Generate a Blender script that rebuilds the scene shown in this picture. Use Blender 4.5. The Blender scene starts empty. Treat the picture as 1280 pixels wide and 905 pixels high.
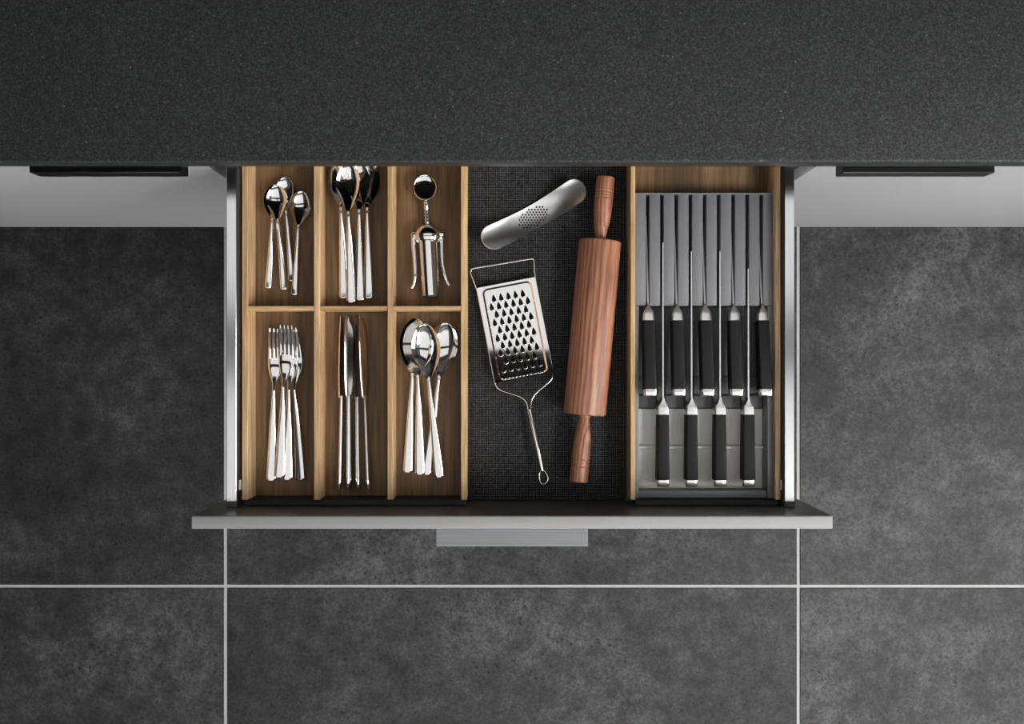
import bpy, bmesh, math, random
from mathutils import Vector, Matrix
from mathutils.geometry import delaunay_2d_cdt

# ---------------------------------------------------------------- camera, light, exposure
scene = bpy.context.scene
col = scene.collection
H = 1.985            # camera height above the floor (m)
F = 1185.0           # focal length in pixels of a 1280 x 905 frame
cam_data = bpy.data.cameras.new('camera')
cam_data.sensor_width = 36.0
cam_data.lens = 36.0 * F / 1280.0
cam_data.clip_start = 0.05
cam = bpy.data.objects.new('camera', cam_data)
cam.location = (0, 0, H)
cam.rotation_euler = (0, 0, 0)
col.objects.link(cam)
scene.camera = cam

scene.view_settings.view_transform = 'Standard'
scene.view_settings.look = 'None'
scene.view_settings.gamma = 1.0
scene.view_settings.use_curve_mapping = False
scene.view_settings.exposure = 0.0

world = bpy.data.worlds.new('world')
scene.world = world
world.use_nodes = True
world.node_tree.nodes['Background'].inputs[0].default_value = (0.80, 0.88, 1.0, 1)
world.node_tree.nodes['Background'].inputs[1].default_value = 0.6

RX0, RX1, RY0, RY1, RZ = -2.3, 2.3, -2.5, 0.92, 2.75      # the room
W1 = (-1.9, 0.15, 0.95, 2.45)      # window in wall_right: y0, y1, z0, z1
W2 = (-1.3, 1.7, 0.12, 2.35)       # window in wall_front: x0, x1, z0, z1

def area(name, loc, rot, sx, sy, power, color=(1, 1, 1)):
    d = bpy.data.lights.new(name, 'AREA')
    d.shape = 'RECTANGLE'; d.size = sx; d.size_y = sy; d.energy = power; d.color = color
    o = bpy.data.objects.new(name, d)
    o.location = loc; o.rotation_euler = rot
    col.objects.link(o)
    return o

P_RIGHT, P_FRONT, L_CEIL, L_KEY = 68.0, 66.0, 0.82, 24.0
area('daylight_right_window', (RX1 + 0.16, (W1[0] + W1[1]) / 2, (W1[2] + W1[3]) / 2), (0, math.radians(90), 0),
     W1[3] - W1[2], W1[1] - W1[0], P_RIGHT, (1.0, 0.98, 0.96))
area('daylight_front_window', ((W2[0] + W2[1]) / 2, RY0 - 0.16, (W2[2] + W2[3]) / 2), (math.radians(90), 0, 0),
     W2[1] - W2[0], W2[3] - W2[2], P_FRONT, (1.0, 0.98, 0.96))

# ---------------------------------------------------------------- helpers
def P(px, py, h):
    """the point at height h that stands at a photograph pixel"""
    k = (H - h) / F
    return Vector(((px - 640) * k, (452.5 - py) * k, h))

def lin(r, g=None, b=None):
    if g is None: g = b = r
    f = lambda v: ((v / 255) / 12.92 if v / 255 <= 0.04045 else ((v / 255 + 0.055) / 1.055) ** 2.4)
    return (f(r), f(g), f(b), 1.0)

def smooth_angle(me, deg=40):
    for p in me.polygons: p.use_smooth = True
    bm = bmesh.new(); bm.from_mesh(me)
    for e in bm.edges:
        e.smooth = not (len(e.link_faces) == 2 and e.calc_face_angle(0) > math.radians(deg))
    bm.to_mesh(me); bm.free()

def mk(name, verts, faces, deg=40):
    me = bpy.data.meshes.new(name)
    me.from_pydata([tuple(v) for v in verts], [], faces)
    me.validate(); me.update()
    bm = bmesh.new(); bm.from_mesh(me)
    bmesh.ops.recalc_face_normals(bm, faces=bm.faces)
    bm.to_mesh(me); bm.free()
    if deg: smooth_angle(me, deg)
    return me

def box_bm(bm, lo, hi, bev=0.0, seg=2):
    lo, hi = Vector(lo), Vector(hi)
    r = bmesh.ops.create_cube(bm, size=1.0)
    vs = r['verts']
    for v in vs:
        v.co = Vector(((v.co[i] + 0.5) * (hi[i] - lo[i]) + lo[i]) for i in range(3))
    if bev > 0:
        es = list({e for v in vs for e in v.link_edges})
        bmesh.ops.bevel(bm, geom=es, offset=bev, segments=seg, profile=0.5, affect='EDGES')

def box(name, lo, hi, bev=0.0, seg=2):
    return boxes(name, [(lo, hi)], bev, seg)

def boxes(name, lst, bev=0.0, seg=2):
    bm = bmesh.new()
    for lo, hi in lst: 
        b2 = bmesh.new(); box_bm(b2, lo, hi, bev, seg)
        tmp = bpy.data.meshes.new('tmp'); b2.to_mesh(tmp); b2.free()
        bm.from_mesh(tmp); bpy.data.meshes.remove(tmp)
    me = bpy.data.meshes.new(name); bm.to_mesh(me); bm.free()
    if bev > 0: smooth_angle(me, 35)
    return me

def loft(rings, cap=True):
    n = len(rings[0]); verts = [v for r in rings for v in r]; faces = []
    for i in range(len(rings) - 1):
        for j in range(n):
            k = (j + 1) % n
            faces.append((i * n + j, i * n + k, (i + 1) * n + k, (i + 1) * n + j))
    if cap:
        faces.append(tuple(range(n))); faces.append(tuple(range((len(rings) - 1) * n, len(rings) * n)))
    return verts, faces

def lathe(name, prof, n=32, deg=35, sx=1.0, sz=1.0):
    """prof: (y, r) along local y"""
    rings = [[(r * sx * math.cos(2 * math.pi * j / n), y, r * sz * math.sin(2 * math.pi * j / n)) for j in range(n)] for y, r in prof]
    return mk(name, *loft(rings), deg)

def tube_vf(pts, rad, n=8):
    pts = [Vector(p) for p in pts]; rings = []; up = Vector((0, 0, 1))
    for i, p in enumerate(pts):
        t = (pts[min(i + 1, len(pts) - 1)] - pts[max(i - 1, 0)]).normalized()
        s = t.cross(up)
        if s.length < 1e-4: s = Vector((1, 0, 0))
        s.normalize(); u = s.cross(t).normalized()
        r = rad[i] if isinstance(rad, (list, tuple)) else rad
        rings.append([p + (s * math.cos(2 * math.pi * j / n) + u * math.sin(2 * math.pi * j / n)) * r for j in range(n)])
    return loft(rings)

def tube(name, pts, rad, n=8): return mk(name, *tube_vf(pts, rad, n), 60)

def spline(pts, n=6):
    """Catmull-Rom through the points"""
    pts = [Vector(p) for p in pts]; q = [pts[0]] + pts + [pts[-1]]; out = []
    for i in range(1, len(q) - 2):
        for k in range(n):
            t = k / n
            a, b, c, d = q[i - 1], q[i], q[i + 1], q[i + 2]
            out.append(0.5 * ((2 * b) + (c - a) * t + (2 * a - 5 * b + 4 * c - d) * t * t + (3 * b - a - 3 * c + d) * t ** 3))
    out.append(pts[-1]); return out

def join_vf(lst):
    V, Fc = [], []
    for v, f in lst:
        o = len(V); V += list(v); Fc += [tuple(i + o for i in g) for g in f]
    return V, Fc

def put(name, me, mat, parent=None, world=True):
    """link a mesh; world=True: its vertices are world coordinates even when it has a parent"""
    if mat is not None and not me.materials: me.materials.append(mat)
    o = bpy.data.objects.new(name, me); col.objects.link(o)
    if parent is not None:
        o.parent = parent
        if world:
            bpy.context.view_layer.update()
            o.matrix_parent_inverse = parent.matrix_world.inverted()
    return o

def tag(o, label, cat, group=None):
    o['label'] = label; o['category'] = cat
    if group: o['group'] = group
    return o

def thing(name, label, cat, loc=(0, 0, 0), group=None):
    o = bpy.data.objects.new(name, None); o.empty_display_size = 0.02
    o.location = loc; col.objects.link(o); tag(o, label, cat, group)
    return o

def struct(name, me, mat):
    o = put(name, me, mat); o['kind'] = 'structure'; return o

# ---------------------------------------------------------------- materials
class Mat:
    def __init__(s, name, rough=0.5, metal=0.0, color=(0.5, 0.5, 0.5, 1), spec=0.5):
        s.m = bpy.data.materials.new(name); s.m.use_nodes = True
        s.t = s.m.node_tree; s.b = s.t.nodes['Principled BSDF']
        s.b.inputs['Base Color'].default_value = color
        s.b.inputs['Roughness'].default_value = rough
        s.b.inputs['Metallic'].default_value = metal
        s.b.inputs['Specular IOR Level'].default_value = spec
        s._tc = None
    def n(s, typ, **kw):
        nd = s.t.nodes.new(typ)
        for k, v in kw.items():
            if k in nd.inputs: nd.inputs[k].default_value = v
            else: setattr(nd, k, v)
        return nd
    def l(s, a, b): s.t.links.new(a, b)
    def coords(s, scale=(1, 1, 1), rot=(0, 0, 0), loc=(0, 0, 0), rnd=False):
        if s._tc is None: s._tc = s.n('ShaderNodeTexCoord')
        mp = s.n('ShaderNodeMapping')
        mp.inputs['Scale'].default_value = scale; mp.inputs['Rotation'].default_value = rot
        src = s._tc.outputs['Object']
        if rnd:
            oi = s.n('ShaderNodeObjectInfo'); mu = s.n('ShaderNodeMath', operation='MULTIPLY'); mu.inputs[1].default_value = 7.3
            s.l(oi.outputs['Random'], mu.inputs[0])
            ad = s.n('ShaderNodeVectorMath', operation='ADD'); s.l(src, ad.inputs[0]); s.l(mu.outputs[0], ad.inputs[1]); src = ad.outputs[0]
        s.l(src, mp.inputs['Vector']); mp.inputs['Location'].default_value = loc
        return mp.outputs[0]
    def noise(s, vec, scale, detail=4.0, rough=0.5, dist=0.0):
        nd = s.n('ShaderNodeTexNoise'); s.l(vec, nd.inputs['Vector'])
        nd.inputs['Scale'].default_value = scale; nd.inputs['Detail'].default_value = detail
        nd.inputs['Roughness'].default_value = rough; nd.inputs['Distortion'].default_value = dist
        return nd.outputs['Fac']
    def ramp(s, fac, stops):
        r = s.n('ShaderNodeValToRGB'); s.l(fac, r.inputs[0])
        e = r.color_ramp.elements
        while len(e) < len(stops): e.new(0.5)
        for i, (p, c) in enumerate(stops):
            e[i].position = p; e[i].color = c if len(c) == 4 else (*c, 1)
        return r.outputs[0]
    def mix(s, a, b, fac, mode='MIX'):
        m = s.n('ShaderNodeMix', data_type='RGBA', blend_type=mode)
        for sock, v in ((m.inputs[0], fac), (m.inputs[6], a), (m.inputs[7], b)):
            if hasattr(v, 'node'): s.l(v, sock)
            else: sock.default_value = v
        return m.outputs[2]
    def base(s, c): s.l(c, s.b.inputs['Base Color']); return s
    def bump(s, h, strength=0.2, dist=0.001):
        b = s.n('ShaderNodeBump'); b.inputs['Strength'].default_value = strength; b.inputs['Distance'].default_value = dist
        s.l(h, b.inputs['Height']); s.l(b.outputs[0], s.b.inputs['Normal']); return s

def plain(name, color, rough=0.5, metal=0.0, grain=0.06, scale=300, spec=0.5):
    m = Mat(name, rough, metal, color, spec)
    f = m.noise(m.coords(), scale, 2)
    lo = tuple(c * (1 - grain) for c in color[:3]) + (1,); hi = tuple(min(1, c * (1 + grain)) for c in color[:3]) + (1,)
    m.base(m.ramp(f, [(0.3, lo), (0.7, hi)]))
    return m.m

def wood(name, dark, mid, light, axis='y', fine=1.0, rough=0.45):
    m = Mat(name, rough)
    st = {'y': (1, 0.05, 1), 'x': (0.05, 1, 1)}[axis]
    v = m.coords(st, rnd=True)
    a = m.noise(v, 30, 4, 0.55, 0.6)                    # broad bands
    b = m.noise(v, 260 * fine, 3, 0.6)                  # fibres
    c1 = m.ramp(a, [(0.28, dark), (0.5, mid), (0.74, light)])
    c2 = m.ramp(b, [(0.3, (0.48, 0.46, 0.44, 1)), (0.62, (1.14, 1.14, 1.14, 1))])
    m.base(m.mix(c1, c2, 0.85, 'MULTIPLY'))
    m.bump(b, 0.15, 0.0005)
    return m.m

def make_tile_mat():
    m = Mat('dark_concrete_tile', 0.55, spec=0.35)
    v = m.coords(rnd=True)
    a = m.noise(v, 2.6, 6, 0.6, 0.3); b = m.noise(v, 24, 8, 0.78); g = m.noise(v, 170, 4, 0.75)
    base = m.ramp(a, [(0.3, lin(40)), (0.5, lin(63)), (0.70, lin(88))])
    base = m.mix(base, m.ramp(b, [(0.36, lin(85)), (0.5, lin(190)), (0.64, lin(255))]), 0.85, 'MULTIPLY')
    base = m.mix(base, m.ramp(g, [(0.34, (0.3, 0.3, 0.3, 1)), (0.62, (1.6, 1.6, 1.6, 1))]), 0.85, 'MULTIPLY')
    vo = m.n('ShaderNodeTexVoronoi', voronoi_dimensions='2D'); m.l(v, vo.inputs['Vector']); vo.inputs['Scale'].default_value = 30
    pit = m.ramp(vo.outputs['Distance'], [(0.06, (0.3, 0.3, 0.3, 1)), (0.13, (1, 1, 1, 1))])
    spot = m.ramp(m.noise(v, 9, 2), [(0.44, (0, 0, 0, 1)), (0.56, (1, 1, 1, 1))])
    base = m.mix(base, m.mix(base, pit, 1.0, 'MULTIPLY'), spot)
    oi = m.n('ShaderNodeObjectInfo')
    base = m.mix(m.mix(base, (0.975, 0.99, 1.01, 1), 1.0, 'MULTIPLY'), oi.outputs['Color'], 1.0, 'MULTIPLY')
    m.base(base); m.bump(g, 0.12, 0.0006)
    return m.m

def make_counter_mat():
    m = Mat('speckled_dark_stone', 0.5, spec=0.3)
    v = m.coords()
    g = m.noise(v, 420, 3, 0.7)
    c = m.ramp(g, [(0.34, lin(15, 17, 17)), (0.52, lin(40, 42, 42)), (0.70, lin(74, 76, 76))])
    vo = m.n('ShaderNodeTexVoronoi', voronoi_dimensions='2D'); m.l(v, vo.inputs['Vector']); vo.inputs['Scale'].default_value = 55
    sp = m.ramp(vo.outputs['Distance'], [(0.035, (1, 1, 1, 1)), (0.065, (0, 0, 0, 1))])
    c = m.mix(c, lin(122, 124, 122), m.mix((0, 0, 0, 1), sp, m.ramp(m.noise(v, 35, 1), [(0.56, (0, 0, 0, 1)), (0.66, (0.7, 0.7, 0.7, 1))])))
    m.base(c); return m.m

def make_mat_mat():
    m = Mat('woven_rubber', 0.75, spec=0.25)
    v = m.coords()
    w1 = m.n('ShaderNodeTexWave', bands_direction='X'); m.l(v, w1.inputs['Vector']); w1.inputs['Scale'].default_value = 125; w1.inputs['Distortion'].default_value = 1.2
    w2 = m.n('ShaderNodeTexWave', bands_direction='Y'); m.l(v, w2.inputs['Vector']); w2.inputs['Scale'].default_value = 125; w2.inputs['Distortion'].default_value = 1.2
    mu = m.n('ShaderNodeMath', operation='MULTIPLY'); m.l(w1.outputs['Fac'], mu.inputs[0]); m.l(w2.outputs['Fac'], mu.inputs[1])
    nz = m.noise(v, 240, 2, 0.6)
    ad = m.n('ShaderNodeMath', operation='MULTIPLY'); m.l(mu.outputs[0], ad.inputs[0]); m.l(nz, ad.inputs[1])
    m.base(m.ramp(ad.outputs[0], [(0.0, lin(27, 28, 30)), (0.25, lin(52, 53, 55)), (0.5, lin(122, 122, 120))]))
    m.bump(mu.outputs[0], 0.5, 0.0008)
    return m.m

def brushed(name, color, rough, axis='x', amt=0.12, metal=1.0):
    m = Mat(name, rough, metal, color)
    v = m.coords({'x': (4, 700, 700), 'y': (700, 4, 700)}[axis])
    f = m.noise(v, 1, 3, 0.6)
    lo = tuple(c * (1 - amt) for c in color[:3]) + (1,); hi = tuple(min(1, c * (1 + amt)) for c in color[:3]) + (1,)
    m.base(m.ramp(f, [(0.3, lo), (0.7, hi)]))
    return m.m

def make_pin_mat():
    m = Mat('red_brown_oak', 0.42)
    v = m.coords((1, 0.16, 1))
    wv = m.n('ShaderNodeTexWave', wave_type='RINGS', rings_direction='Y'); m.l(m.coords((1, 0.10, 1), loc=(0.020, 0, 0.014)), wv.inputs['Vector'])
    wv.inputs['Scale'].default_value = 85; wv.inputs['Distortion'].default_value = 4.0; wv.inputs['Detail'].default_value = 3; wv.inputs['Detail Scale'].default_value = 1.6
    c = m.ramp(wv.outputs['Fac'], [(0.0, lin(142, 91, 68)), (0.35, lin(166, 111, 85)), (0.9, lin(184, 131, 102))])
    c = m.mix(c, m.ramp(m.noise(m.coords((1, 0.05, 1)), 55, 3, 0.5), [(0.3, (0.80, 0.77, 0.75, 1)), (0.7, (1.12, 1.12, 1.12, 1))]), 0.7, 'MULTIPLY')
    fib = m.noise(m.coords((1, 0.03, 1)), 560, 3, 0.65)
    c = m.mix(c, m.ramp(fib, [(0.32, (0.5, 0.46, 0.44, 1)), (0.55, (1.05, 1.05, 1.05, 1))]), 0.85, 'MULTIPLY')
    m.base(c); m.bump(fib, 0.2, 0.0005)
    return m.m

M = {
    'tile': make_tile_mat(), 'grout': plain('pale_grout', lin(180), 0.8),
    'counter': make_counter_mat(), 'mat': make_mat_mat(), 'pin': make_pin_mat(),
    'wall': plain('painted_wall', lin(120), 0.8), 'wall_dark': plain('dark_backsplash', lin(38), 0.35),
    'ceiling': plain('grey_ceiling', lin(120), 0.9), 'frame': plain('window_frame', lin(60), 0.5),
    'front': plain('grey_lacquer', lin(153), 0.6, grain=0.015, spec=0.3), 'inner': plain('charcoal_grey', lin(92), 0.3, grain=0.03),
    'carcass': plain('grey_board', lin(120), 0.6), 'black': plain('black_plastic', lin(14), 0.45),
    'handle': brushed('brushed_grey_metal', lin(140, 142, 144), 0.36, 'x'),
    'dark_handle': brushed('shaded_brushed_metal', lin(84), 0.30, 'x'),  # same metal as the drawer handle, darkened for the countertop's shade
    'rail': brushed('brushed_aluminium', lin(222, 226, 226), 0.17, 'y', 0.04),
    'rail_inner': plain('dark_rail_side', lin(52, 46, 44), 0.6),
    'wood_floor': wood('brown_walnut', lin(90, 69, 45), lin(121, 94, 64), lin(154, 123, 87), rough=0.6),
    'wood_wall': wood('lighter_walnut', lin(186, 148, 104), lin(222, 184, 136), lin(242, 210, 165)),  # tray walls take a lighter tone than the tray floors
    'wood_cross': wood('lighter_walnut_cross', lin(186, 148, 104), lin(222, 184, 136), lin(242, 210, 165), 'x'),
    'holder': plain('mid_grey_plastic', lin(118, 119, 123), 0.5, grain=0.02),
    'holder_rim': plain('slate_grey_plastic', lin(122, 125, 127), 0.5, grain=0.02),
    'comb': plain('shade_dark_plastic', lin(76, 78, 79), 0.5, grain=0.03),  # holder plastic darkened for the shade under the knife handles
    'tray_grey': plain('light_grey_plastic', lin(226, 225, 220), 0.55, grain=0.02),
    'steel': plain('polished_steel', (0.80, 0.79, 0.78, 1), 0.07, 1.0, grain=0.01),
    'knife_steel': plain('knife_steel', (0.90, 0.89, 0.89, 1), 0.22, 1.0, grain=0.01),
    'satin': plain('satin_steel', (0.80, 0.80, 0.80, 1), 0.30, 1.0, grain=0.03),
    'grater': plain('grater_steel', (0.82, 0.81, 0.80, 1), 0.045, 1.0, grain=0.01),
    'knife_handle': plain('black_rubber_grip', lin(26), 0.6, grain=0.05, spec=0.25),
    'white': plain('white_plastic', lin(225), 0.5),
}
mm = Mat('window_glass', 0.0, 0.0, (1, 1, 1, 1)); mm.b.inputs['Transmission Weight'].default_value = 1.0; mm.b.inputs['IOR'].default_value = 1.0
M['glass'] = mm.m
mm = Mat('lamp_diffuser', 0.5, 0.0, (0.2, 0.2, 0.2, 1)); mm.b.inputs['Emission Color'].default_value = (1, 0.985, 0.965, 1); mm.b.inputs['Emission Strength'].default_value = L_CEIL
M['lamp'] = mm.m
mm = Mat('bright_lamp_diffuser', 0.5, 0.0, (0.2, 0.2, 0.2, 1)); mm.b.inputs['Emission Color'].default_value = (1, 0.985, 0.965, 1); mm.b.inputs['Emission Strength'].default_value = L_KEY
M['key_lamp'] = mm.m

# ---------------------------------------------------------------- the room
floor = struct('floor', box('floor', (RX0, RY0, -0.05), (RX1, RY1, -0.0025)), M['grout'])
gx = [-1.8, -0.6, 0.6, 1.8]; gy = [-1.67, -0.47, 0.73]
xs = [RX0] + gx + [RX1]; ys = [RY0] + gy + [RY1]
lit_tone = {(1, 2): 0.86, (3, 2): 1.14, (1, 1): 0.98, (3, 1): 1.08, (2, 1): 0.93, (2, 2): 1.02}
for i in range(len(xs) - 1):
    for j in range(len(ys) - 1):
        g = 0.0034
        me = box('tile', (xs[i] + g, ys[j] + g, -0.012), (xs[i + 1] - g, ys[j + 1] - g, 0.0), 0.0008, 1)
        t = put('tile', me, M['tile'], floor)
        k = lit_tone.get((i, j), 1.0); t.color = (k, k, k, 1)

struct('ceiling', box('ceiling', (RX0, RY0, RZ), (RX1, RY1, RZ + 0.06)), M['ceiling'])
struct('wall_back', box('wall_back', (RX0 - 0.1, RY1, -0.05), (RX1 + 0.1, RY1 + 0.1, RZ + 0.06)), M['wall_dark'])
struct('wall_left', box('wall_left', (RX0 - 0.1, RY0 - 0.1, -0.05), (RX0, RY1, RZ + 0.06)), M['wall_dark'])
y0, y1, z0, z1 = W1
struct('wall_right', boxes('wall_right', [((RX1, RY0 - 0.1, -0.05), (RX1 + 0.1, RY1, z0)), ((RX1, RY0 - 0.1, z1), (RX1 + 0.1, RY1, RZ + 0.06)),
       ((RX1, RY0 - 0.1, z0), (RX1 + 0.1, y0, z1)), ((RX1, y1, z0), (RX1 + 0.1, RY1, z1))]), M['wall'])
w = struct('window_1', boxes('window_1', [((RX1 + .02, y0, z0), (RX1 + .08, y1, z0 + .05)), ((RX1 + .02, y0, z1 - .05), (RX1 + .08, y1, z1)),
       ((RX1 + .02, y0, z0), (RX1 + .08, y0 + .05, z1)), ((RX1 + .02, y1 - .05, z0), (RX1 + .08, y1, z1)),
       ((RX1 + .02, (y0 + y1) / 2 - .03, z0), (RX1 + .08, (y0 + y1) / 2 + .03, z1))]), M['frame'])
for a, b in ((y0 + .05, (y0 + y1) / 2 - .03), ((y0 + y1) / 2 + .03, y1 - .05)):
    put('pane', box('pane', (RX1 + .047, a, z0 + .05), (RX1 + .053, b, z1 - .05)), M['glass'], w)
x0, x1, z0, z1 = W2
struct('wall_front', boxes('wall_front', [((RX0, RY0 - 0.1, -0.05), (RX1, RY0, z0)), ((RX0, RY0 - 0.1, z1), (RX1, RY0, RZ + 0.06)),
       ((RX0, RY0 - 0.1, z0), (x0, RY0, z1)), ((x1, RY0 - 0.1, z0), (RX1, RY0, z1))]), M['wall'])
xm = (x0 + x1) / 2
w = struct('window_2', boxes('window_2', [((x0, RY0 - .08, z0), (x1, RY0 - .02, z0 + .05)), ((x0, RY0 - .08, z1 - .05), (x1, RY0 - .02, z1)),
       ((x0, RY0 - .08, z0), (x0 + .05, RY0 - .02, z1)), ((x1 - .05, RY0 - .08, z0), (x1, RY0 - .02, z1)),
       ((xm - .03, RY0 - .08, z0), (xm + .03, RY0 - .02, z1))]), M['frame'])
for a, b in ((x0 + .05, xm - .03), (xm + .03, x1 - .05)):
    put('pane', box('pane', (a, RY0 - .053, z0 + .05), (b, RY0 - .047, z1 - .05)), M['glass'], w)

# ceiling lamps: two wide luminous panels (frame and glowing diffuser), a dark beam between them
for (LX0, LX1, ya, yb, lab, dm) in ((-1.25, 1.1, -1.35, -0.05, 'wide luminous ceiling panel over the open floor', 'lamp'), (-1.25, 1.1, 0.17, 0.78, 'narrow luminous ceiling panel over the countertop', 'lamp'),
                                (1.25, 1.85, -1.45, -0.45, 'small bright ceiling lamp beside the side window', 'key_lamp')):
    cl = thing('ceiling_light', lab, 'lamp', ((LX0 + LX1) / 2, (ya + yb) / 2, RZ))
    put('lamp_frame', boxes('lamp_frame', [((LX0 - .02, ya - .02, RZ - .04), (LX0, yb + .02, RZ - .0005)), ((LX1, ya - .02, RZ - .04), (LX1 + .02, yb + .02, RZ - .0005)),
        ((LX0, ya - .02, RZ - .04), (LX1, ya, RZ - .0005)), ((LX0, yb, RZ - .04), (LX1, yb + .02, RZ - .0005))]), M['frame'], cl)
    put('diffuser', box('diffuser', (LX0 + .0005, ya + .0005, RZ - .034), (LX1 - .0005, yb - .0005, RZ - .030)), M[dm], cl)
struct('trim_1', box('trim_1', (RX0, -0.02, RZ - .05), (RX1, 0.14, RZ - .0005)), M['black'])

# ---------------------------------------------------------------- counter and cabinets
CE = 0.238                                            # countertop front edge (y)
ct = put('countertop', box('countertop', (RX0, CE, 0.829), (RX1, RY1 - .002, 0.856), 0.0030, 3), M['counter'])
tag(ct, 'long dark speckled stone countertop over the cabinets', 'countertop')
FY = 0.259                                            # closed cabinet fronts (outer face)

def handle_mesh(name, xa, xb, yf, zt, out=0.022, h=0.027):
    """a flat grip rail: top plate with a lip hanging down at its outer edge, ends closed"""
    return boxes(name, [((xa, yf - out, zt - .003), (xb, yf, zt)), ((xa, yf - out, zt - h), (xb, yf - out + .003, zt - .0025)),
                        ((xa, yf - out + .0025, zt - h), (xa + .003, yf, zt - .0025)), ((xb - .003, yf - out + .0025, zt - h), (xb, yf, zt - .0025))], 0.0005, 1)

def cabinet(x0, x1, label, hx, zsplit=(0.165, 0.80)):
    c = thing('base_cabinet', label, 'cabinet', ((x0 + x1) / 2, 0.6, 0))
    put('side_panel', box('side_panel', (x0 + .0005, .277, .15), (x0 + .018, .9, .827)), M['carcass'], c)
    put('side_panel', box('side_panel', (x1 - .018, .277, .15), (x1 - .0005, .9, .827)), M['carcass'], c)
    put('bottom_panel', box('bottom_panel', (x0 + .018, .277, .15), (x1 - .018, .9, .168)), M['carcass'], c)
    put('back_panel', box('back_panel', (x0 + .018, .885, .168), (x1 - .018, .9, .827)), M['carcass'], c)
    put('plinth', box('plinth', (x0 + .0005, .33, 0.0), (x1 - .0005, .345, .15)), M['inner'], c)
    return c

def door_on(c, x0, x1, z0, z1, hx, name='door'):
    d = put(name, box(name, (x0 + .0015, FY, z0), (x1 - .0015, FY + .016, z1), 0.001, 2), M['front'], c)
    if hx: put('handle', handle_mesh('handle', hx[0], hx[1], FY, z1 - .001), M['dark_handle'], d)
    return d

for sgn, lab in ((-1, 'grey base cabinet beside the cutlery compartments of the open drawer'), (1, 'grey base cabinet beside the knife compartment of the open drawer')):
    xa, xb = sorted((sgn * 0.402, sgn * 1.3))
    c = cabinet(xa, xb, lab, None)
    put('top_rail', box('top_rail', (xa + .018, .28, .80), (xb - .018, .36, .827)), M['carcass'], c)
    h = sorted((sgn * 0.414, sgn * 0.604))
    door_on(c, xa, xb, .165, .80, h)
    xa, xb = sorted((sgn * 1.302, sgn * 2.29))
    c = cabinet(xa, xb, lab.replace('base cabinet beside', 'end base cabinet one further along from').replace('from the', 'from the'), None)
    put('top_rail', box('top_rail', (xa + .018, .28, .80), (xb - .018, .36, .827)), M['carcass'], c)
    h = sorted((sgn * 1.32, sgn * 1.51))
    door_on(c, xa, xb, .165, .80, h)
cc = cabinet(-.401, .401, 'grey base cabinet whose top drawer is pulled open', None)
door_on(cc, -.401, .401, .165, .392, (-.095, .095), 'drawer_front')
door_on(cc, -.401, .401, .396, .624, (-.095, .095), 'drawer_front')

# ---------------------------------------------------------------- the open drawer
DX = -0.002
dr = thing('drawer', 'wide grey drawer pulled open, filled with trays of kitchen tools', 'drawer', (0, 0, .655))
fp = put('front_panel', box('front_panel', (-.4005, -.2085, .632), (.401, -.1932, .80), 0.0010, 2), M['front'], dr)
put('inner_face', box('inner_face', (-.3998, -.1934, .634), (.4003, -.1924, .7992)), M['inner'], dr)  # thin sheet, darker than the front panel behind it
put('handle', handle_mesh('handle', -.095, .095, -.2085, .799, 0.022, 0.027), M['handle'], fp)
for sg in (-1, 1):
    a, b = sorted((DX + sg * .3615, DX + sg * .3745))
    rl = put('side_rail', box('side_rail', (a, -.1920, .66), (b, .30, .735), 0.0006, 1), M['rail'], dr)
    il = sorted((DX + sg * .3608, DX + sg * .3614))
    put('rail_liner', box('rail_liner', (il[0], -.1920, .66), (il[1], .30, .7335)), M['rail_inner'], rl)
    k = sorted((DX + sg * .3585, DX + sg * .3612))
    put('clip', box('clip', (k[0], -.170, .722), (k[1], -.157, .7255), 0.0004, 1), M['white'], rl)
    ec = sorted((DX + sg * .3613, DX + sg * .3747))
    put('rail_end', box('rail_end', (ec[0], -.1921, .655), (ec[1], -.1835, .7354), 0.0004, 1), M['dark_handle'], rl)
put('bottom_panel', box('bottom_panel', (DX - .3612, -.1918, .655), (DX + .3612, .30, .6705)), M['carcass'], dr)
put('back_panel', box('back_panel', (DX - .3612, .286, .6705), (DX + .3612, .30, .735)), M['carcass'], dr)

# ---------------------------------------------------------------- cutlery tray
BT = 0.680      # tray floor
WT = 0.720      # wall tops
YF, YB = -.1840, .2845
tr = thing('cutlery_tray', 'brown wooden cutlery tray with six compartments', 'tray', (-.21, 0, .6705))
X = [(-.3575, -.3500), (-.2645, -.2565), (-.1663, -.1588), (-.0683, -.0606)]
X[0] = (-.3605, -.3525)
gap = 0.0002
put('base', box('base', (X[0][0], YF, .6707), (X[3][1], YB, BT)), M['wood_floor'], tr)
for i, (a, b) in enumerate(X):
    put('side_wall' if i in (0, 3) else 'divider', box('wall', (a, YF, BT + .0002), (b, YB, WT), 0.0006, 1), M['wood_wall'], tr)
for i in range(3):
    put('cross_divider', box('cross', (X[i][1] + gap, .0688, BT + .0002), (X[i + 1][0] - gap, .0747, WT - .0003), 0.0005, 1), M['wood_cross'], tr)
put('front_strip', box('front_strip', (X[0][0] + .002, -.1915, .6707), (X[3][1], -.1845, .7190), 0.0004, 1), M['black'], tr)

# anti-slip mat
m_ = put('drawer_mat', box('drawer_mat', (X[3][1] + .0005, -.1915, .6707), (.1578, YB, .6725)), M['mat'])
tag(m_, 'dark grey woven anti-slip mat lying under the rolling pin', 'mat')

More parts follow.
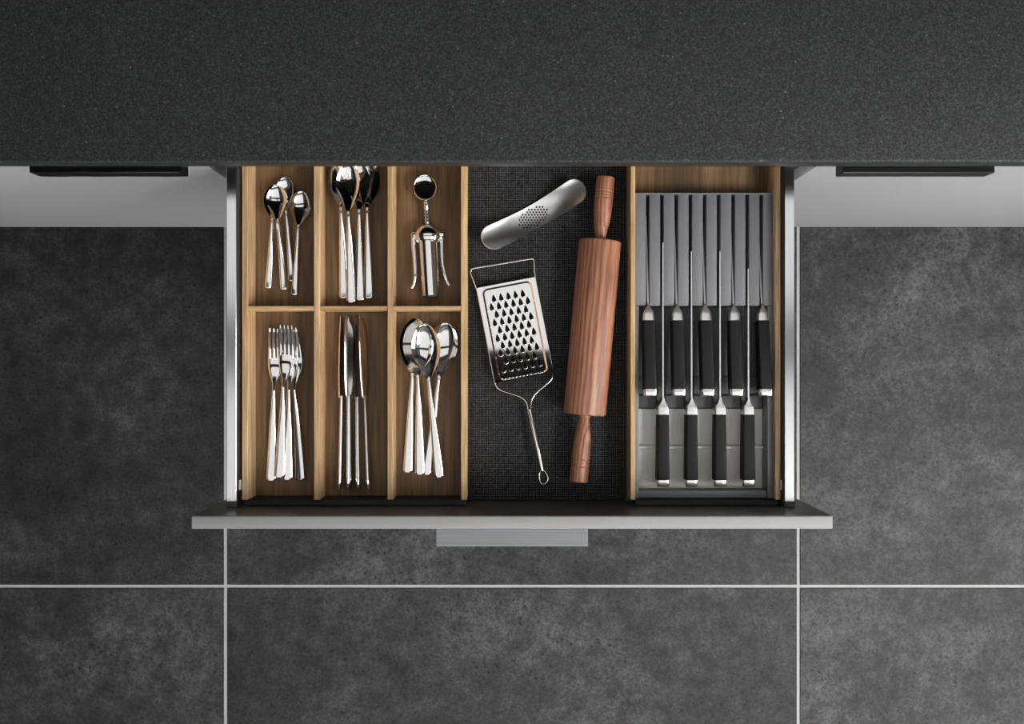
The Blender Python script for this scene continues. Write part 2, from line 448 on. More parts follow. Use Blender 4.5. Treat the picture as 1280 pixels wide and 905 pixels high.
# ---------------------------------------------------------------- knife tray: wooden frame and plastic holder
kf = thing('knife_tray', 'brown wooden frame tray surrounding the grey knife holder', 'tray', (.26, 0, .6705))
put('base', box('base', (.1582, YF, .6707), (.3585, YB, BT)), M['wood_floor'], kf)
for a, b in ((.1582, .1645), (.3515, .3585)):
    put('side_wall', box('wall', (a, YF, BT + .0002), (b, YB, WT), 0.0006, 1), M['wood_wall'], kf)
put('front_strip', box('front_strip', (.1645, -.1915, .6707), (.3565, -.1845, .7190), 0.0004, 1), M['black'], kf)

HT = 0.708
hk = thing('knife_holder', 'grey plastic knife holder with a slotted block', 'knife holder', (.258, 0, BT))
HX0, HX1 = .1650, .3510
YBK, YST, YCB, YFR = .2258, .0760, -.0640, -.1835
SLOT = [(p - 640) / 928.0 for p in (809.7, 827.4, 845.4, 863.1, 880.8, 898.4, 916.5, 934.2, 951.7)]
sw = 0.0024
edges = [HX0] + [v for s in SLOT for v in (s - sw, s + sw)] + [HX1]
bars = [((edges[2 * i], YST, BT + .0002), (edges[2 * i + 1], YBK, HT)) for i in range(10)]
blk = put('slot_block', box('shaded_slot_base', (HX0, YST + .0005, BT + .0002), (HX1, YBK, BT + .0015)), M['black'], hk)  # slot bottoms blackened for the shade deep in the narrow slots
for lo, hi in bars:
    put('slat', box('slat', lo, hi, 0.0006, 2), M['holder'], blk)
put('end_strip', box('end_strip', (HX0, YBK, BT + .0002), (HX1, YBK + .0022, HT + .0004), 0.0005, 1), M['holder'], blk)
# rims
put('rim', box('rim', (HX0, YFR, BT + .0002), (HX0 + .0058, YST - .0003, HT + .001), 0.0008, 2), M['holder_rim'], hk)
put('rim', box('rim', (HX1 - .0070, YFR, BT + .0002), (HX1, YST - .0003, HT + .001), 0.0008, 2), M['holder_rim'], hk)
put('rim', box('rim', (HX0 + .006, YFR, BT + .0002), (HX1 - .0072, YFR + .0098, HT - .003), 0.0010, 2), M['holder_rim'], hk)
IX0, IX1 = HX0 + .006, HX1 - .0072
tf = put('tray_floor', box('tray_floor', (IX0, YFR + .0100, BT + .0002), (IX1, YCB - .0003, BT + .003), 0.0003, 1), M['tray_grey'], hk)
put('rib', box('rib', (IX0, -.1182, BT + .003), (IX1, -.1148, BT + .0098), 0.0008, 2), M['tray_grey'], tf)
# handle rest: a shade-darkened comb with a ledge and cradles between the long blades
cb = put('handle_rest', boxes('handle_rest', [((IX0, YCB, BT + .0002), (IX1, YST - .0004, BT + .0035)), ((IX0, .0545, BT + .0035), (IX1, YST - .0004, BT + .0052))], 0.0003, 1), M['comb'], hk)
longs = [(p - 640) / 926.0 for p in (828.0, 863.6, 899.0, 934.5)]
seg = [IX0] + [v for s in longs for v in (s - .0020, s + .0075)] + [IX1]
seg2 = [IX0] + [v for s in longs for v in (s - .0045, s + .0045)] + [IX1]
for i in range(5):
    a, b = seg[2 * i], seg[2 * i + 1]
    put('cradle', box('cradle', (a, -.0440, BT + .0035), (b, -.0200, BT + .0070), 0.0006, 1), M['comb'], cb)
    a, b = seg2[2 * i], seg2[2 * i + 1]
    put('cradle_block', box('cradle_block', (a, YCB, BT + .0035), (b, -.0445, BT + .0110), 0.0035, 4), M['comb'], cb)

# ---------------------------------------------------------------- cutlery
def strip_rings(stations, bev=0.3):
    """stations: (y, halfwidth, z, thickness): rings of a flat bar with rounded edges, crowned top"""
    rings = []
    for y, w_, z, t in stations:
        e = min(w_ * 0.45, t * 0.5)
        rings.append([(-w_, y, z), (-w_ + e, y, z + t * .42), (-w_ * .4, y, z + t * .5), (w_ * .4, y, z + t * .5), (w_ - e, y, z + t * .42), (w_, y, z),
                      (w_ - e, y, z - t * .42), (-w_ + e, y, z - t * .42)])
    return rings

def sstep(t): t = max(0, min(1, t)); return t * t * (3 - 2 * t)

def spoon_meshes(kind, L, bl, bw, we, wn, zn, depth, rim, tip):
    """L length, bl bowl length, bw bowl width, we end width, wn neck width, zn neck height, rim height of the bowl edge"""
    hl = L - bl
    st = []
    ye = [0, .0006, .0016, .0034, .008] + [hl * k / 22 for k in range(2, 23)] + [hl + .004]
    for y in ye:
        t = min(1, y / hl)
        w_ = we + (wn - we) * (t ** 1.25) if t < .85 else we + (wn - we) * (t ** 1.25)
        c = 1.0 if y > .0034 else (0.72, .88, .96, 1.0)[[0, .0006, .0016, .0034].index(y)] if y in (0, .0006, .0016, .0034) else 1.0
        arch = zn * t ** 1.3
        st.append((y, w_ / 2 * c, .0014 + arch, .0026 + .0008 * t))
    h = mk(kind + '_handle', *loft(strip_rings(st)), 50)
    nu, nv = 14, 26
    V = []; Fc = []
    for side in (0, 1):
        for i in range(nv + 1):
            v = (1 - math.cos(math.pi * i / nv)) / 2
            b = .86 - .38 * v
            sh = max(0.0, math.sin(math.pi * v ** 1.32)) ** b
            hw = max(bw / 2 * sh, wn / 2 * (1 - v) ** 2 * 1.0, .0004)
            zr = zn + .0014 + (rim - zn) * sstep(v / .55) + tip * max(0, v - .6)
            dd = depth * sh ** 1.3
            for j in range(nu + 1):
                u = -1 + 2 * j / nu
                z = zr - dd * (1 - u * u) ** .9
                if side: z -= .0012
                V.append((hw * u * (1.0 if not side else .985), hl + bl * v, z))
    n1 = (nv + 1) * (nu + 1)
    for side in (0, 1):
        for i in range(nv):
            for j in range(nu):
                a = side * n1 + i * (nu + 1) + j
                q = (a, a + 1, a + nu + 2, a + nu + 1)
                Fc.append(q if not side else q[::-1])
    ring = [i * (nu + 1) for i in range(nv + 1)] + [nv * (nu + 1) + j for j in range(1, nu + 1)] + [i * (nu + 1) + nu for i in range(nv - 1, -1, -1)] + [j for j in range(nu - 1, 0, -1)]
    for k in range(len(ring)):
        a, b = ring[k], ring[(k + 1) % len(ring)]
        Fc.append((a, b, b + n1, a + n1))
    me = mk(kind + '_bowl', V, Fc, 60)
    for m in (h, me): m.materials.append(M['steel'])
    return h, me

def frame_of(E, T, roll=0.0):
    d = (T - E).normalized()
    x = d.cross(Vector((0, 0, 1))).normalized(); z = x.cross(d).normalized()
    R = Matrix((x, d, z)).transposed()
    return R @ Matrix.Rotation(math.radians(roll), 3, 'Y')

def place(name, label, cat, group, end, tip, ze, zt, L, parts, roll=0.0):
    """end / tip pixels and heights of the local y axis; the piece keeps its own length, centred between them"""
    E, T = P(*end, ze), P(*tip, zt)
    R = frame_of(E, T, roll); mid = (E + T) / 2
    o = bpy.data.objects.new(name, None); o.empty_display_size = .02; col.objects.link(o)
    o.matrix_world = Matrix.Translation(mid - R.col[1] * L / 2) @ R.to_4x4()
    tag(o, label, cat, group)
    for p in parts:
        nm, me = p[0], p[1]
        c = put(nm, me, None, o, world=False)
        for q in p[2:]:
            put(q[0], q[1], None, c, world=False)
    return o

Z = BT + .0003
th, tb = spoon_meshes('teaspoon', .141, .050, .0290, .0092, .0036, .012, .0060, .0098, .002)
sp = [('handle', th), ('bowl', tb)]
G = 'teaspoons in the small tray compartment'
place('teaspoon', 'teaspoon underneath another, its handle end beside the outer tray wall', 'spoon', G, (335, 360), (347.3, 233), Z, Z, .141, sp, 0)
place('teaspoon', 'teaspoon with a dark bowl half hidden under another, reaching deepest into the drawer', 'spoon', G, (364.7, 351), (358.5, 224), Z, Z, .141, sp, 0)
place('teaspoon', 'teaspoon lying on top of two others', 'spoon', G, (354.7, 362), (348.2, 233.5), Z + .0045, Z + .0055, .141, sp, 0)
place('teaspoon', 'teaspoon lying apart, its bowl uncovered, next to the divider', 'spoon', G, (367.9, 368.7), (378.2, 241), Z + .0022, Z + .0005, .141, sp, 4)

th, tb = spoon_meshes('tablespoon', .187, .069, .0335, .0128, .0042, .016, .0074, .0128, .002)
sp = [('handle', th), ('bowl', tb)]
G = 'tablespoons in the middle back compartment'
place('tablespoon', 'tablespoon at the bottom of its pile, toward the teaspoons', 'spoon', G, (429.7, 372.8), (428.7, 202.5), Z, Z, .187, sp, 0)
place('tablespoon', 'tablespoon in the pile at the end toward the corkscrew', 'spoon', G, (460.9, 373.8), (461.5, 202), Z, Z, .187, sp, 0)
place('tablespoon', 'tablespoon lying second from the corkscrew, partly covered by the uppermost one', 'spoon', G, (450.1, 376.3), (450.5, 204), Z + .0035, Z + .004, .187, sp, 4)
place('tablespoon', 'uppermost tablespoon of its pile, bowl fully showing', 'spoon', G, (438.9, 377.5), (437.6, 208), Z + .007, Z + .008, .187, sp, 0)

th, tb = spoon_meshes('serving', .211, .081, .0400, .0140, .0046, .010, .0080, .0090, .005)
sp = [('handle', th), ('bowl', tb)]
G = 'large spoons in the compartment below the corkscrew'
place('serving_spoon', 'large spoon showing only an edge of its bowl, handle toward the table knives', 'spoon', G, (509.5, 590.7), (520.6, 402), Z, Z, .207, sp, 0)
place('serving_spoon', 'large spoon leaning apart from the pile, its bowl nearest the anti-slip mat'.replace('nearest', 'beside'), 'spoon', G, (533.7, 594.3), (557.4, 405.4), Z, Z, .207, sp, 3)
place('serving_spoon', 'large spoon almost wholly covered, its straight handle in the middle of the pile', 'spoon', G, (525, 593), (522.5, 404.5), Z + .004, Z + .004, .207, sp, 0)
place('serving_spoon', 'large spoon on top of its pile with a bright bowl', 'spoon', G, (549.1, 596.2), (530.1, 404.7), Z + .007, Z + .0085, .211, sp, 0)

# forks
FL = .208
def fork_meshes():
    hl = .124
    st = []
    for y in [0, .0006, .0016, .0034, .008] + [hl * k / 20 for k in range(2, 21)]:
        t = y / hl
        c = {0: .72, .0006: .88, .0016: .96}.get(y, 1.0)
        w_ = .0148 + (.0046 - .0148) * t ** 1.1
        st.append((y, w_ / 2 * c, .0014 + .009 * t ** 1.8, .0026 + .0006 * t))
    h = mk('fork_handle', *loft(strip_rings(st)), 50)
    def zc(y):      # side profile of the head: dips, then the tines curve up
        s = (y - hl) / (FL - hl)
        return .0104 - .0095 * math.sin(math.pi * min(1, s * 1.05)) * .9 + .006 * s * s
    st = []
    for k in range(13):
        y = hl + .044 * k / 12; t = k / 12
        w_ = .0046 + (.0205 - .0046) * sstep((t - .08) / .72)
        st.append((y, w_ / 2, zc(y), .0022))
    hd = mk('fork_head', *loft(strip_rings(st)), 50)
    tines = []
    for k in range(4):
        cx = (-1.5 + k) * .00545
        rings = []
        for q in range(13):
            t = q / 12; y = hl + .0425 + (FL - hl - .0425) * t
            w_ = .0018 * (1 - .35 * t) * (1 if t < .93 else .55); tt = .0022 * (1 - .4 * t)
            z = zc(y); x = cx * (1 - .05 * t)
            rings.append([(x - w_, y, z - tt / 2), (x + w_, y, z - tt / 2), (x + w_, y, z + tt / 3), (x + w_ * .5, y, z + tt / 2), (x - w_ * .5, y, z + tt / 2), (x - w_, y, z + tt / 3)])
        tines.append(mk('fork_tine', *loft(rings), 50))
    for m in [h, hd] + tines: m.materials.append(M['steel'])
    return h, hd, tines
fh, fd, ft = fork_meshes()
fk = [('handle', fh), ('head', fd) + tuple(('tine', t) for t in ft)]
G = 'forks in the front compartment'
place('fork', 'fork at the bottom of the pile toward the outer tray wall', 'fork', G, (339, 600.5), (346.5, 411), Z + .002, Z + .002, FL, fk, 6)
place('fork', 'fork half covered by the uppermost one, in the middle of the pile', 'fork', G, (359.2, 600.5), (366, 409), Z + .003, Z + .004, FL, fk, 0)
place('fork', 'fork at the end of the pile toward the table knives', 'fork', G, (375, 598), (368.5, 412), Z + .002, Z + .002, FL, fk, -8)
place('fork', 'uppermost fork of the pile with its whole handle showing', 'fork', G, (349.2, 595.7), (361.0, 407.5), Z + .0065, Z + .008, FL, fk, 0)

# table knives: lying on edge
KL = .236
def table_knife_meshes():
    hl = .128
    rings = []
    for k in range(19):
        y = hl * k / 18; t = k / 18
        w_ = .0078 - .0026 * t; th_ = .0030 - .0006 * t
        if k == 0: w_ *= .85; th_ *= .7
        n = 12
        rings.append([(w_ * math.copysign(abs(math.cos(2 * math.pi * j / n)) ** .6, math.cos(2 * math.pi * j / n)), y, th_ * math.copysign(abs(math.sin(2 * math.pi * j / n)) ** .8, math.sin(2 * math.pi * j / n))) for j in range(n)])
    tw = math.radians(34)
    rings = [[(x * math.cos(tw) + z * math.sin(tw), y, -x * math.sin(tw) + z * math.cos(tw)) for x, y, z in r] for r in rings]
    h = mk('table_knife_handle', *loft(rings), 60)
    rings = []
    for k in range(25):
        t = k / 24; y = hl - .003 + (KL - hl + .003) * t
        up = .0052 + .0016 * sstep(t / .3)
        dn = .0050 + .0042 * sstep(t / .25)
        if t > .72:
            q = (t - .72) / .28
            dn = .0092 * math.sqrt(max(0, 1 - q * q)) - .0045 * q * q; up = .0068 - .0014 * q
        th_ = .0011 * (1 - .4 * t)
        rings.append([(-up, y, -th_), (-up, y, th_), (0, y, th_ * 1.1), (dn, y, th_ * .25), (dn, y, -th_ * .25), (0, y, -th_ * 1.1)])
    b = mk('table_knife_blade', *loft(rings), 50)
    for m in (h, b): m.materials.append(M['steel'])
    return h, b
kh, kb = table_knife_meshes()
kn = [('handle', kh), ('blade', kb)]
G = 'table knives in the middle front compartment'
zk = BT + .0088
place('table_knife', 'table knife with a narrow bright blade at the end toward the forks', 'knife', G, (424.8, 610.6), (428.9, 396.7), zk, zk, KL, kn, 60)
place('table_knife', 'table knife whose broad blade face shows a bright tip', 'knife', G, (437.4, 610.6), (436.0, 395.4), zk, zk, KL, kn, 38)
place('table_knife', 'table knife standing on its edge in the middle of the row', 'knife', G, (446.9, 612), (445.0, 398), zk, zk, KL, kn, 74)
place('table_knife', 'table knife with a brown reflecting blade toward the large spoons', 'knife', G, (461.4, 610.6), (453.0, 396.7), zk, zk, KL, kn, -50 + 100)

# ---------------------------------------------------------------- corkscrew
zc_ = BT + .0155
E, T = P(538.8, 370.5, zc_), P(530.9, 219, zc_)
CL = (T - E).length
cs = bpy.data.objects.new('corkscrew', None); col.objects.link(cs)
cs.matrix_world = Matrix.Translation(E) @ frame_of(E, T).to_4x4()
tag(cs, 'chrome lever corkscrew with a round key and two arms', 'corkscrew')
k1 = (H - zc_) / F                     # metres per pixel here
yy = lambda py: (370.5 - py) * k1
px = lambda v: v * k1
prof = [(0, px(9.8)), (px(.8), px(11.6)), (yy(303), px(11.9)), (yy(299), px(12.1)), (yy(293), px(12.3)), (yy(288), px(11.4)), (yy(283.5), px(8.8)), (yy(280.5), px(5.4)), (yy(279), px(3.2))]
put('body', lathe('corkscrew_body', prof, 40, 50), M['steel'], cs, False)
hp = [(yy(305), px(11.5)), (yy(302), px(14.5)), (yy(298), px(16.2)), (yy(293), px(16.6)), (yy(288.5), px(15.0)), (yy(284), px(11.8)), (yy(281), px(7.8)), (yy(279), px(4.0))]
put('gear_housing', lathe('corkscrew_housing', hp, 40, 60, 1.0, 0.82), M['steel'], cs, False)
put('base_ring', lathe('corkscrew_ring', [(px(-1.2), px(7.5)), (px(-1.2), px(9.6)), (px(.2), px(9.6)), (px(.2), px(7.5))], 32, 40), M['frame'], cs, False)
prof = []
for k in range(9):
    y = yy(279) + (yy(263) - yy(279)) * k / 8
    prof.append((y, px(3.4) if k % 2 else px(2.4)))
prof += [(yy(262), px(3.1)), (yy(252), px(3.1))]
put('rack', lathe('corkscrew_rack', prof, 20, 40), M['steel'], cs, False)
n = 40; r0 = px(15.8)
cyk = yy(235)
rings = []
for rr, zz in ((.3, .0036), (.84, .0036), (.93, .0050), (1.0, .0036), (1.0, -.0030), (.93, -.0042), (.3, -.0042)):
    rings.append([(r0 * rr * .95 * math.cos(2 * math.pi * j / n), cyk + r0 * rr * 1.05 * math.sin(2 * math.pi * j / n), zz) for j in range(n)])
put('key', mk('corkscrew_key', *loft(rings), 50), M['steel'], cs, False)
for sg in (-1, 1):
    off = ((17.2, 290), (18.3, 297), (18.6, 305), (18.2, 318), (18.0, 332), (18.6, 345), (20.8, 354), (24.0, 359)) if sg < 0 else ((16.2, 290), (17.2, 297), (17.2, 305), (16.4, 318), (16.8, 332), (18.6, 343), (20.8, 352), (23.8, 358))
    pts = [(sg * px(a_), yy(b_), 0 if b_ < 350 else -.002) for a_, b_ in off]
    pp = spline(pts, 5)
    vs, fs = tube_vf(pp, [px(3.4) - px(1.2) * i / len(pp) for i in range(len(pp))], 10)
    ar = put('lever', mk('corkscrew_lever', vs, fs, 60), M['steel'], cs, False)
    put('knuckle', tube('corkscrew_knuckle', [(sg * px(12.0), yy(293), .001), (sg * px(13), yy(293), .001), (sg * px(18.6), yy(293.5), .001), (sg * px(20.4), yy(293.5), .001), (sg * px(21.2), yy(293.5), .001)], [px(4.6), px(4.8), px(4.6), px(3.6), px(1.8)], 16), M['steel'], ar, False)

# ---------------------------------------------------------------- rolling pin
zp = .6725 + .0295
E, T = P(723.2, 602.3, zp), P(757.2, 221.5, zp)
RL = (T - E).length; kp = (H - zp) / F
rp = bpy.data.objects.new('rolling_pin', None); col.objects.link(rp)
rp.matrix_world = Matrix.Translation(E) @ frame_of(E, T).to_4x4()
tag(rp, 'red-brown wooden rolling pin with grooved handles', 'rolling pin')
q = lambda v: v * kp
b0, b1 = q(84.5), q(302.5)
bp = [(b0, .010), (b0, q(24.5)), (b0 + .001, q(26.0)), (b0 + .003, q(26.6)), (b1 - .003, q(26.6)), (b1 - .001, q(26.0)), (b1, q(24.5)), (b1, .010)]
put('barrel', lathe('pin_barrel', bp, 48, 40), M['pin'], rp, False)
def pin_handle(y0_, y1_):
    """y0_: outer end, y1_: where it enters the barrel"""
    L_ = y1_ - y0_; pr = [(0, .004), (0, 10.2), (.012, 11.2), (.03, 11.5)]
    for g in (.235, .285, .335): pr += [(g - .014, 11.6), (g - .006, 10.9), (g + .006, 10.9), (g + .014, 11.6)]
    pr += [(.42, 11.5), (.55, 11.0), (.70, 10.0), (.82, 8.3), (.90, 7.0), (.94, 6.4), (.96, 7.2), (1.0, 7.8), (1.01, 7.8)]
    return lathe('pin_handle', [(y0_ + L_ * t, q(r)) for t, r in pr], 32, 28)
put('handle', pin_handle(0, b0), M['pin'], rp, False)
put('handle', pin_handle(RL, b1), M['pin'], rp, False)

# ---------------------------------------------------------------- perforated sheets (rocker press and grater)
def cdt(outline, holes, extra):
    V = [Vector(p) for p in outline]; E_ = [(i, (i + 1) % len(outline)) for i in range(len(outline))]
    for h in holes:
        o = len(V); V += [Vector(p) for p in h]; E_ += [(o + i, o + (i + 1) % len(h)) for i in range(len(h))]
    V += [Vector(p) for p in extra]
    vo, eo, fo, *_ = delaunay_2d_cdt(V, E_, [], 0, 1e-7)
    def inside(p, poly):
        c = False
        for i in range(len(poly)):
            a, b = poly[i], poly[i - 1]
            if (a[1] > p[1]) != (b[1] > p[1]) and p[0] < (b[0] - a[0]) * (p[1] - a[1]) / (b[1] - a[1]) + a[0]: c = not c
        return c
    out = []
    boxes_ = [(min(p[0] for p in h), max(p[0] for p in h), min(p[1] for p in h), max(p[1] for p in h), h) for h in holes]
    for f in fo:
        c = sum((vo[i] for i in f), Vector((0, 0))) / len(f)
        if not inside(c, outline): continue
        if any(x0 <= c[0] <= x1 and y0 <= c[1] <= y1 and inside(c, h) for x0, x1, y0, y1, h in boxes_): continue
        out.append(tuple(f))
    return [tuple(v) for v in vo], out

def sheet(name, vo, fo, zf, thick):
    bm = bmesh.new(); vs = [bm.verts.new((x, y, zf(x, y))) for x, y in vo]
    for f in fo:
        try: bm.faces.new([vs[i] for i in f])
        except ValueError: pass
    for v in [v for v in bm.verts if not v.link_faces]: bm.verts.remove(v)
    bmesh.ops.recalc_face_normals(bm, faces=bm.faces)
    if sum(f.normal.z for f in bm.faces) < 0: bmesh.ops.reverse_faces(bm, faces=bm.faces)
    r = bmesh.ops.solidify(bm, geom=bm.faces[:], thickness=thick)
    bmesh.ops.recalc_face_normals(bm, faces=bm.faces)
    me = bpy.data.meshes.new(name); bm.to_mesh(me); bm.free(); smooth_angle(me, 40)
    return me

# rocker press
E, T = P(606, 303.5, .690), P(727.5, 235.5, .690)
RKL = .156
def rk_hw(y):                         # half width along the length
    s = abs(y) / (RKL / 2)
    w_ = .0160 + .0008 * sstep(s / .7)
    c = RKL / 2 - abs(y)
    if c < .0165: w_ *= math.sqrt(max(0, 1 - ((.0165 - c) / .0165) ** 2))
    return w_
ysn = [-RKL / 2 * math.cos(math.pi * i / 60) for i in range(61)]
outl = [(rk_hw(y), y) for y in ysn] + [(-rk_hw(y), y) for y in reversed(ysn[1:-1])]
outl = [p for i, p in enumerate(outl) if i == 0 or (Vector(p) - Vector(outl[i - 1])).length > 1e-5]
holes = []
for i in range(-7, 8):
    for j in range(-6, 7):
        x = j * .0040 + (.0020 if i % 2 else 0); y = i * .0036
        if (x / .0122) ** 2 + (y / .0225) ** 2 < 1:
            holes.append([(x + .00138 * math.cos(a * math.pi / 5), y + .00138 * math.sin(a * math.pi / 5)) for a in range(10)])
extra = []
for i in range(-26, 27):
    for j in range(-6, 7):
        y = i * .003; x = j * .0027
        if abs(y) < RKL / 2 and abs(x) < rk_hw(y) - .001 and not ((x / .0135) ** 2 + (y / .0235) ** 2 < 1): extra.append((x, y))
vo, fo = cdt(outl, holes, extra)
rz = lambda x, y: .030 * (abs(y) / (RKL / 2)) ** 2.0 + (x * x) * (14 + 26 * (y / (RKL / 2)) ** 2) * .6
rk = put('garlic_press_rocker', sheet('rocker', vo, fo, rz, .0016), M['satin'])
R = frame_of(E, T)
rk.matrix_world = Matrix.Translation(Vector(((E + T) / 2).to_tuple()[:2] + (.6725 + .0020,))) @ R.to_4x4()
tag(rk, 'satin steel rocking garlic press with a perforated middle', 'garlic press')

# grater
zg = .6890
kg = (H - zg) / F
cg = P((596 + 668.6 + 690.5 + 619.8) / 4, (358.8 + 346.8 + 466.2 + 479) / 4, zg)
axis = (P(632.3, 352.8, zg) - P(655.2, 472.6, zg)).normalized()
GW, GH = 73.8 * kg, 121.5 * kg
gr = bpy.data.objects.new('grater', None); col.objects.link(gr)
Rg = frame_of(cg - axis, cg + axis)
gr.matrix_world = Matrix.Translation(cg) @ Rg.to_4x4() @ Matrix.Rotation(-0.032, 4, 'X')
tag(gr, 'flat steel hand grater with a wire frame and tube handle', 'grater')
Gi = gr.matrix_world.inverted()
def gl(zx, zy, base=(585, 310), sc=5.025, z=zg):
    """a point of the grater in its own coordinates"""
    return Gi @ P(base[0] + zx / sc, base[1] + zy / sc, z)
def rrect(w_, h_, r, n=6):
    out = []
    for cx, cy, a0 in ((w_ / 2 - r, h_ / 2 - r, 0), (-w_ / 2 + r, h_ / 2 - r, 90), (-w_ / 2 + r, -h_ / 2 + r, 180), (w_ / 2 - r, -h_ / 2 + r, 270)):
        for k in range(n + 1):
            a = math.radians(a0 + 90 * k / n); out.append((cx + r * math.cos(a), cy + r * math.sin(a)))
    return out
PW, PH = 58.5 * kg, 113 * kg
oy = -.0008
outer = rrect(GW, GH, .0012); lipo = rrect(PW + .0048, PH + .0044, .0078); lipi = rrect(PW, PH, .0056)
sh = lambda L_, z: [(x, y + (oy if L_ is not outer else 0), z) for x, y in L_]
V, Fc = loft([sh(outer, -.0030), sh(outer, 0), sh(lipo, 0), sh(lipi, -.0022), sh(lipi, -.0030), sh(lipo, -.0010)], cap=False)
pl = put('plate', mk('grater_plate', V, Fc, 35), M['grater'], gr, False)
# holes
rows = [((162, 318), (344, 285), 5), ((148, 372), (376, 330), 6), ((180, 417), (364, 384), 5), ((168, 470), (396, 428), 6), ((200, 515), (383, 480), 5),
        ((186, 568), (414, 525), 6), ((218, 612), (400, 578), 5), ((205, 660), (432, 620), 6), ((238, 708), (418, 675), 5), ((222, 762), (450, 722), 6)]
holes, teeth = [], []
for a, b, n_ in rows:
    A, B = gl(*a), gl(*b)
    for k in range(n_):
        c = A.lerp(B, k / (n_ - 1)); cx, cy = c.x, c.y
        rx = 2.9 * kg
        h_ = []
        for t in range(9):                       # round lower half
            a_ = math.pi + math.pi * t / 8
            h_.append((cx + rx * math.cos(a_), cy - rx * .6 + rx * 1.05 * math.sin(a_)))
        h_ += [(cx + rx * .72, cy + rx * .55), (cx + rx * .14, cy + rx * 1.85), (cx - rx * .14, cy + rx * 1.85), (cx - rx * .72, cy + rx * .55)]
        holes.append(h_)
        # the raised hood of the tooth over the lower part
        V = []; nu, nv = 8, 4
        for i in range(nv + 1):
            ph = (math.pi / 2) * i / nv
            for j in range(nu + 1):
                a_ = math.pi + math.pi * j / nu
                r_ = math.cos(ph)
                V.append((cx + rx * 1.04 * math.cos(a_) * (r_ * .55 + .45) * (1 if i < nv else .8), cy - rx * .6 + rx * 1.1 * math.sin(a_) * (r_ * .26 + .74), -.0023 + .0019 * math.sin(ph) * max(.15, abs(math.sin(a_)))))
        Fq = [(i * (nu + 1) + j, i * (nu + 1) + j + 1, (i + 1) * (nu + 1) + j + 1, (i + 1) * (nu + 1) + j) for i in range(nv) for j in range(nu)]
        teeth.append((V, Fq))
vo, fo = cdt([(x, y + oy) for x, y in lipi], holes, [])
pn = put('panel', sheet('grater_panel', vo, fo, lambda x, y: -.0024, .0007), M['grater'], pl, False)
tt = put('teeth', mk('grater_teeth', *join_vf(teeth), 60), M['grater'], pl, False); tt['kind'] = 'stuff'
# wire frame in the grater's own coordinates
zw = -.0022
g1 = lambda x, y: (lambda p: Vector((p.x, p.y, zw)))(gl(x, y))
g2 = lambda x, y: (lambda p: Vector((p.x, p.y, zw)))(gl(x, y, (600, 460), 5.836))
left = [g2(350, 330), g2(348, 285), g2(338, 250), g2(300, 215), g2(225, 188), g2(150, 162), g2(118, 130), g2(106, 95)]
right = [g2(372, 330), g2(371, 285), g2(376, 240), g2(400, 195), g2(455, 145), g2(510, 98), g2(527, 68), g2(529, 40)]
e = GW / 2 + .0003
lt, rt = Vector((-e, GH / 2 - .004, zw)), Vector((e, GH / 2 - .004, zw))
lb, rb = Vector((-e, -GH / 2 + .012, zw)), Vector((e, -GH / 2 + .012, zw))
hoop = [g1(30, 190), g1(17, 158), g1(20, 136), g1(38, 125), g1(220, 95), g1(392, 66), g1(408, 70), g1(416, 90), g1(417, 130)]
path = spline(left, 5) + [lb, lt] + spline(hoop, 5) + [rt, rb] + list(reversed(spline(right, 5)))
put('wire_frame', tube('grater_wire', path, .00115, 8), M['grater'], gr, False)
ha, hb = g2(360, 292), g2(455, 757)
d_ = (hb - ha)
put('tube_handle', tube('grater_handle', [ha + d_ * t for t in (0, .004, .02, .3, .6, .97, .996, 1)], [.0026, .0034, .0037, .0036, .0032, .0024, .0021, .0015], 16), M['steel'], gr, False)
put('hanging_loop', tube('grater_loop', spline([g2(446, 745), g2(433, 770), g2(434, 815), g2(448, 840), g2(468, 844), g2(488, 828), g2(494, 800), g2(484, 768), g2(462, 745)], 5), .00085, 8), M['steel'], gr, False)

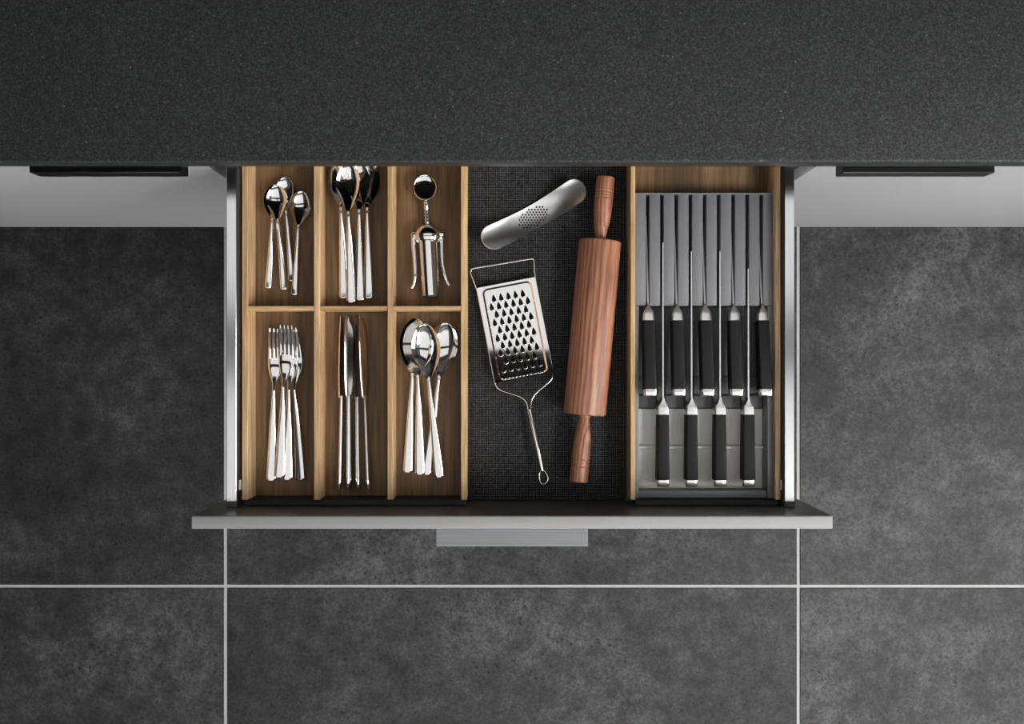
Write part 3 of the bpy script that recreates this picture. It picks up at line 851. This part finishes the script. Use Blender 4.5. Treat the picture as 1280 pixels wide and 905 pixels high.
# ---------------------------------------------------------------- kitchen knives
def knife_meshes(hl, bl, bh, sp):
    """hl: cap end to blade start; bl: blade length; bh: blade height; sp: spine above the axis"""
    cap, bol = .0088, .0225
    def ring(y, wx, wz, zc=0, f=.34):
        r = f * min(wx, wz)                      # rounded rectangle, flat on top
        out = []
        for sx, sz, a0 in ((1, 1, 0), (-1, 1, 90), (-1, -1, 180), (1, -1, 270)):
            for k in range(5):
                a_ = math.radians(a0 + 22.5 * k)
                out.append((sx * (wx - r) + r * math.cos(a_), y, zc + sz * (wz - r) + r * math.sin(a_)))
        return out
    c = mk('knife_cap', *loft([ring(0, .0062, .0072), ring(.0006, .0078, .0090), ring(.0018, .0083, .0095), ring(cap, .0085, .0097)]), 45)
    h = mk('knife_grip', *loft([ring(cap, .0085, .0097), ring(cap + .001, .0087, .0099), ring(hl * .5, .0083, .0094), ring(hl - bol, .0080, .0088)]), 45)
    b = mk('knife_bolster', *loft([ring(hl - bol, .0080, .0088), ring(hl - bol + .001, .0078, .0088), ring(hl - bol * .62, .0076, .0088), ring(hl - bol * .45, .0062, .0088), ring(hl - bol * .28, .0034, .0086), ring(hl - bol * .1, .0016, .0084), ring(hl, .0011, .0082)]), 60)
    rings = []
    N = 24
    for k in range(N + 1):
        t = k / N; y = hl - .002 + bl * t
        top = sp - .0015 * t; bot = sp - bh
        if t > .55: bot = sp - bh + (bh * .93) * ((t - .55) / .45) ** 2
        w_ = .0010 * (1 - .3 * t)
        bot = min(bot, top - .0006)
        rings.append([(-w_, y, top), (w_, y, top), (w_ * .8, y, (top + bot) / 2), (.0002, y, bot), (-.0002, y, bot), (-w_ * .8, y, (top + bot) / 2)])
    bd = mk('knife_blade', *loft(rings), 30)
    for m, k in ((c, 'knife_steel'), (h, 'knife_handle'), (b, 'knife_steel'), (bd, 'satin')): m.materials.append(M[k])
    return [('end_cap', c), ('grip', h), ('bolster', b), ('blade', bd)]

def kitchen_knife(label, group, cap_px, bol_px, zc, zb, bl, bh, sp):
    E, T = P(*cap_px, zc), P(*bol_px, zb); hl = (T - E).length
    parts = knife_meshes(hl, bl, bh, sp)
    o = bpy.data.objects.new('kitchen_knife', None); col.objects.link(o)
    o.matrix_world = Matrix.Translation(E) @ frame_of(E, T).to_4x4()
    tag(o, label, 'knife', group)
    for n_, me in parts: put(n_, me, None, o, world=False)

ordn = ['first', 'second', 'third', 'fourth', 'fifth']
for i, (cx, bx, bl) in enumerate(((812.0, 809.7, .125), (848.0, 845.3, .12), (883.8, 880.6, .115), (919.8, 916.2, .11), (956.2, 951.6, .085))):
    kitchen_knife(f'black-handled kitchen knife, {ordn[i]} from the rolling pin in the row against the slots', 'black knives close to the slots', (cx, 495.3), (bx, 381), .7190, .7040, bl, .0110, .0030)
for i, (x, ytip) in enumerate(((828.0, 302), (863.5, 313), (899.0, 313), (934.3, 335))):
    bl = (498 - ytip) * 1.277 / F
    kitchen_knife(f'long black-handled kitchen knife, {ordn[i]} from the rolling pin in the front row', 'long black knives in the front row', (x, 607.5), (x, 497), .7030, .7030, bl, .0175, .0062)
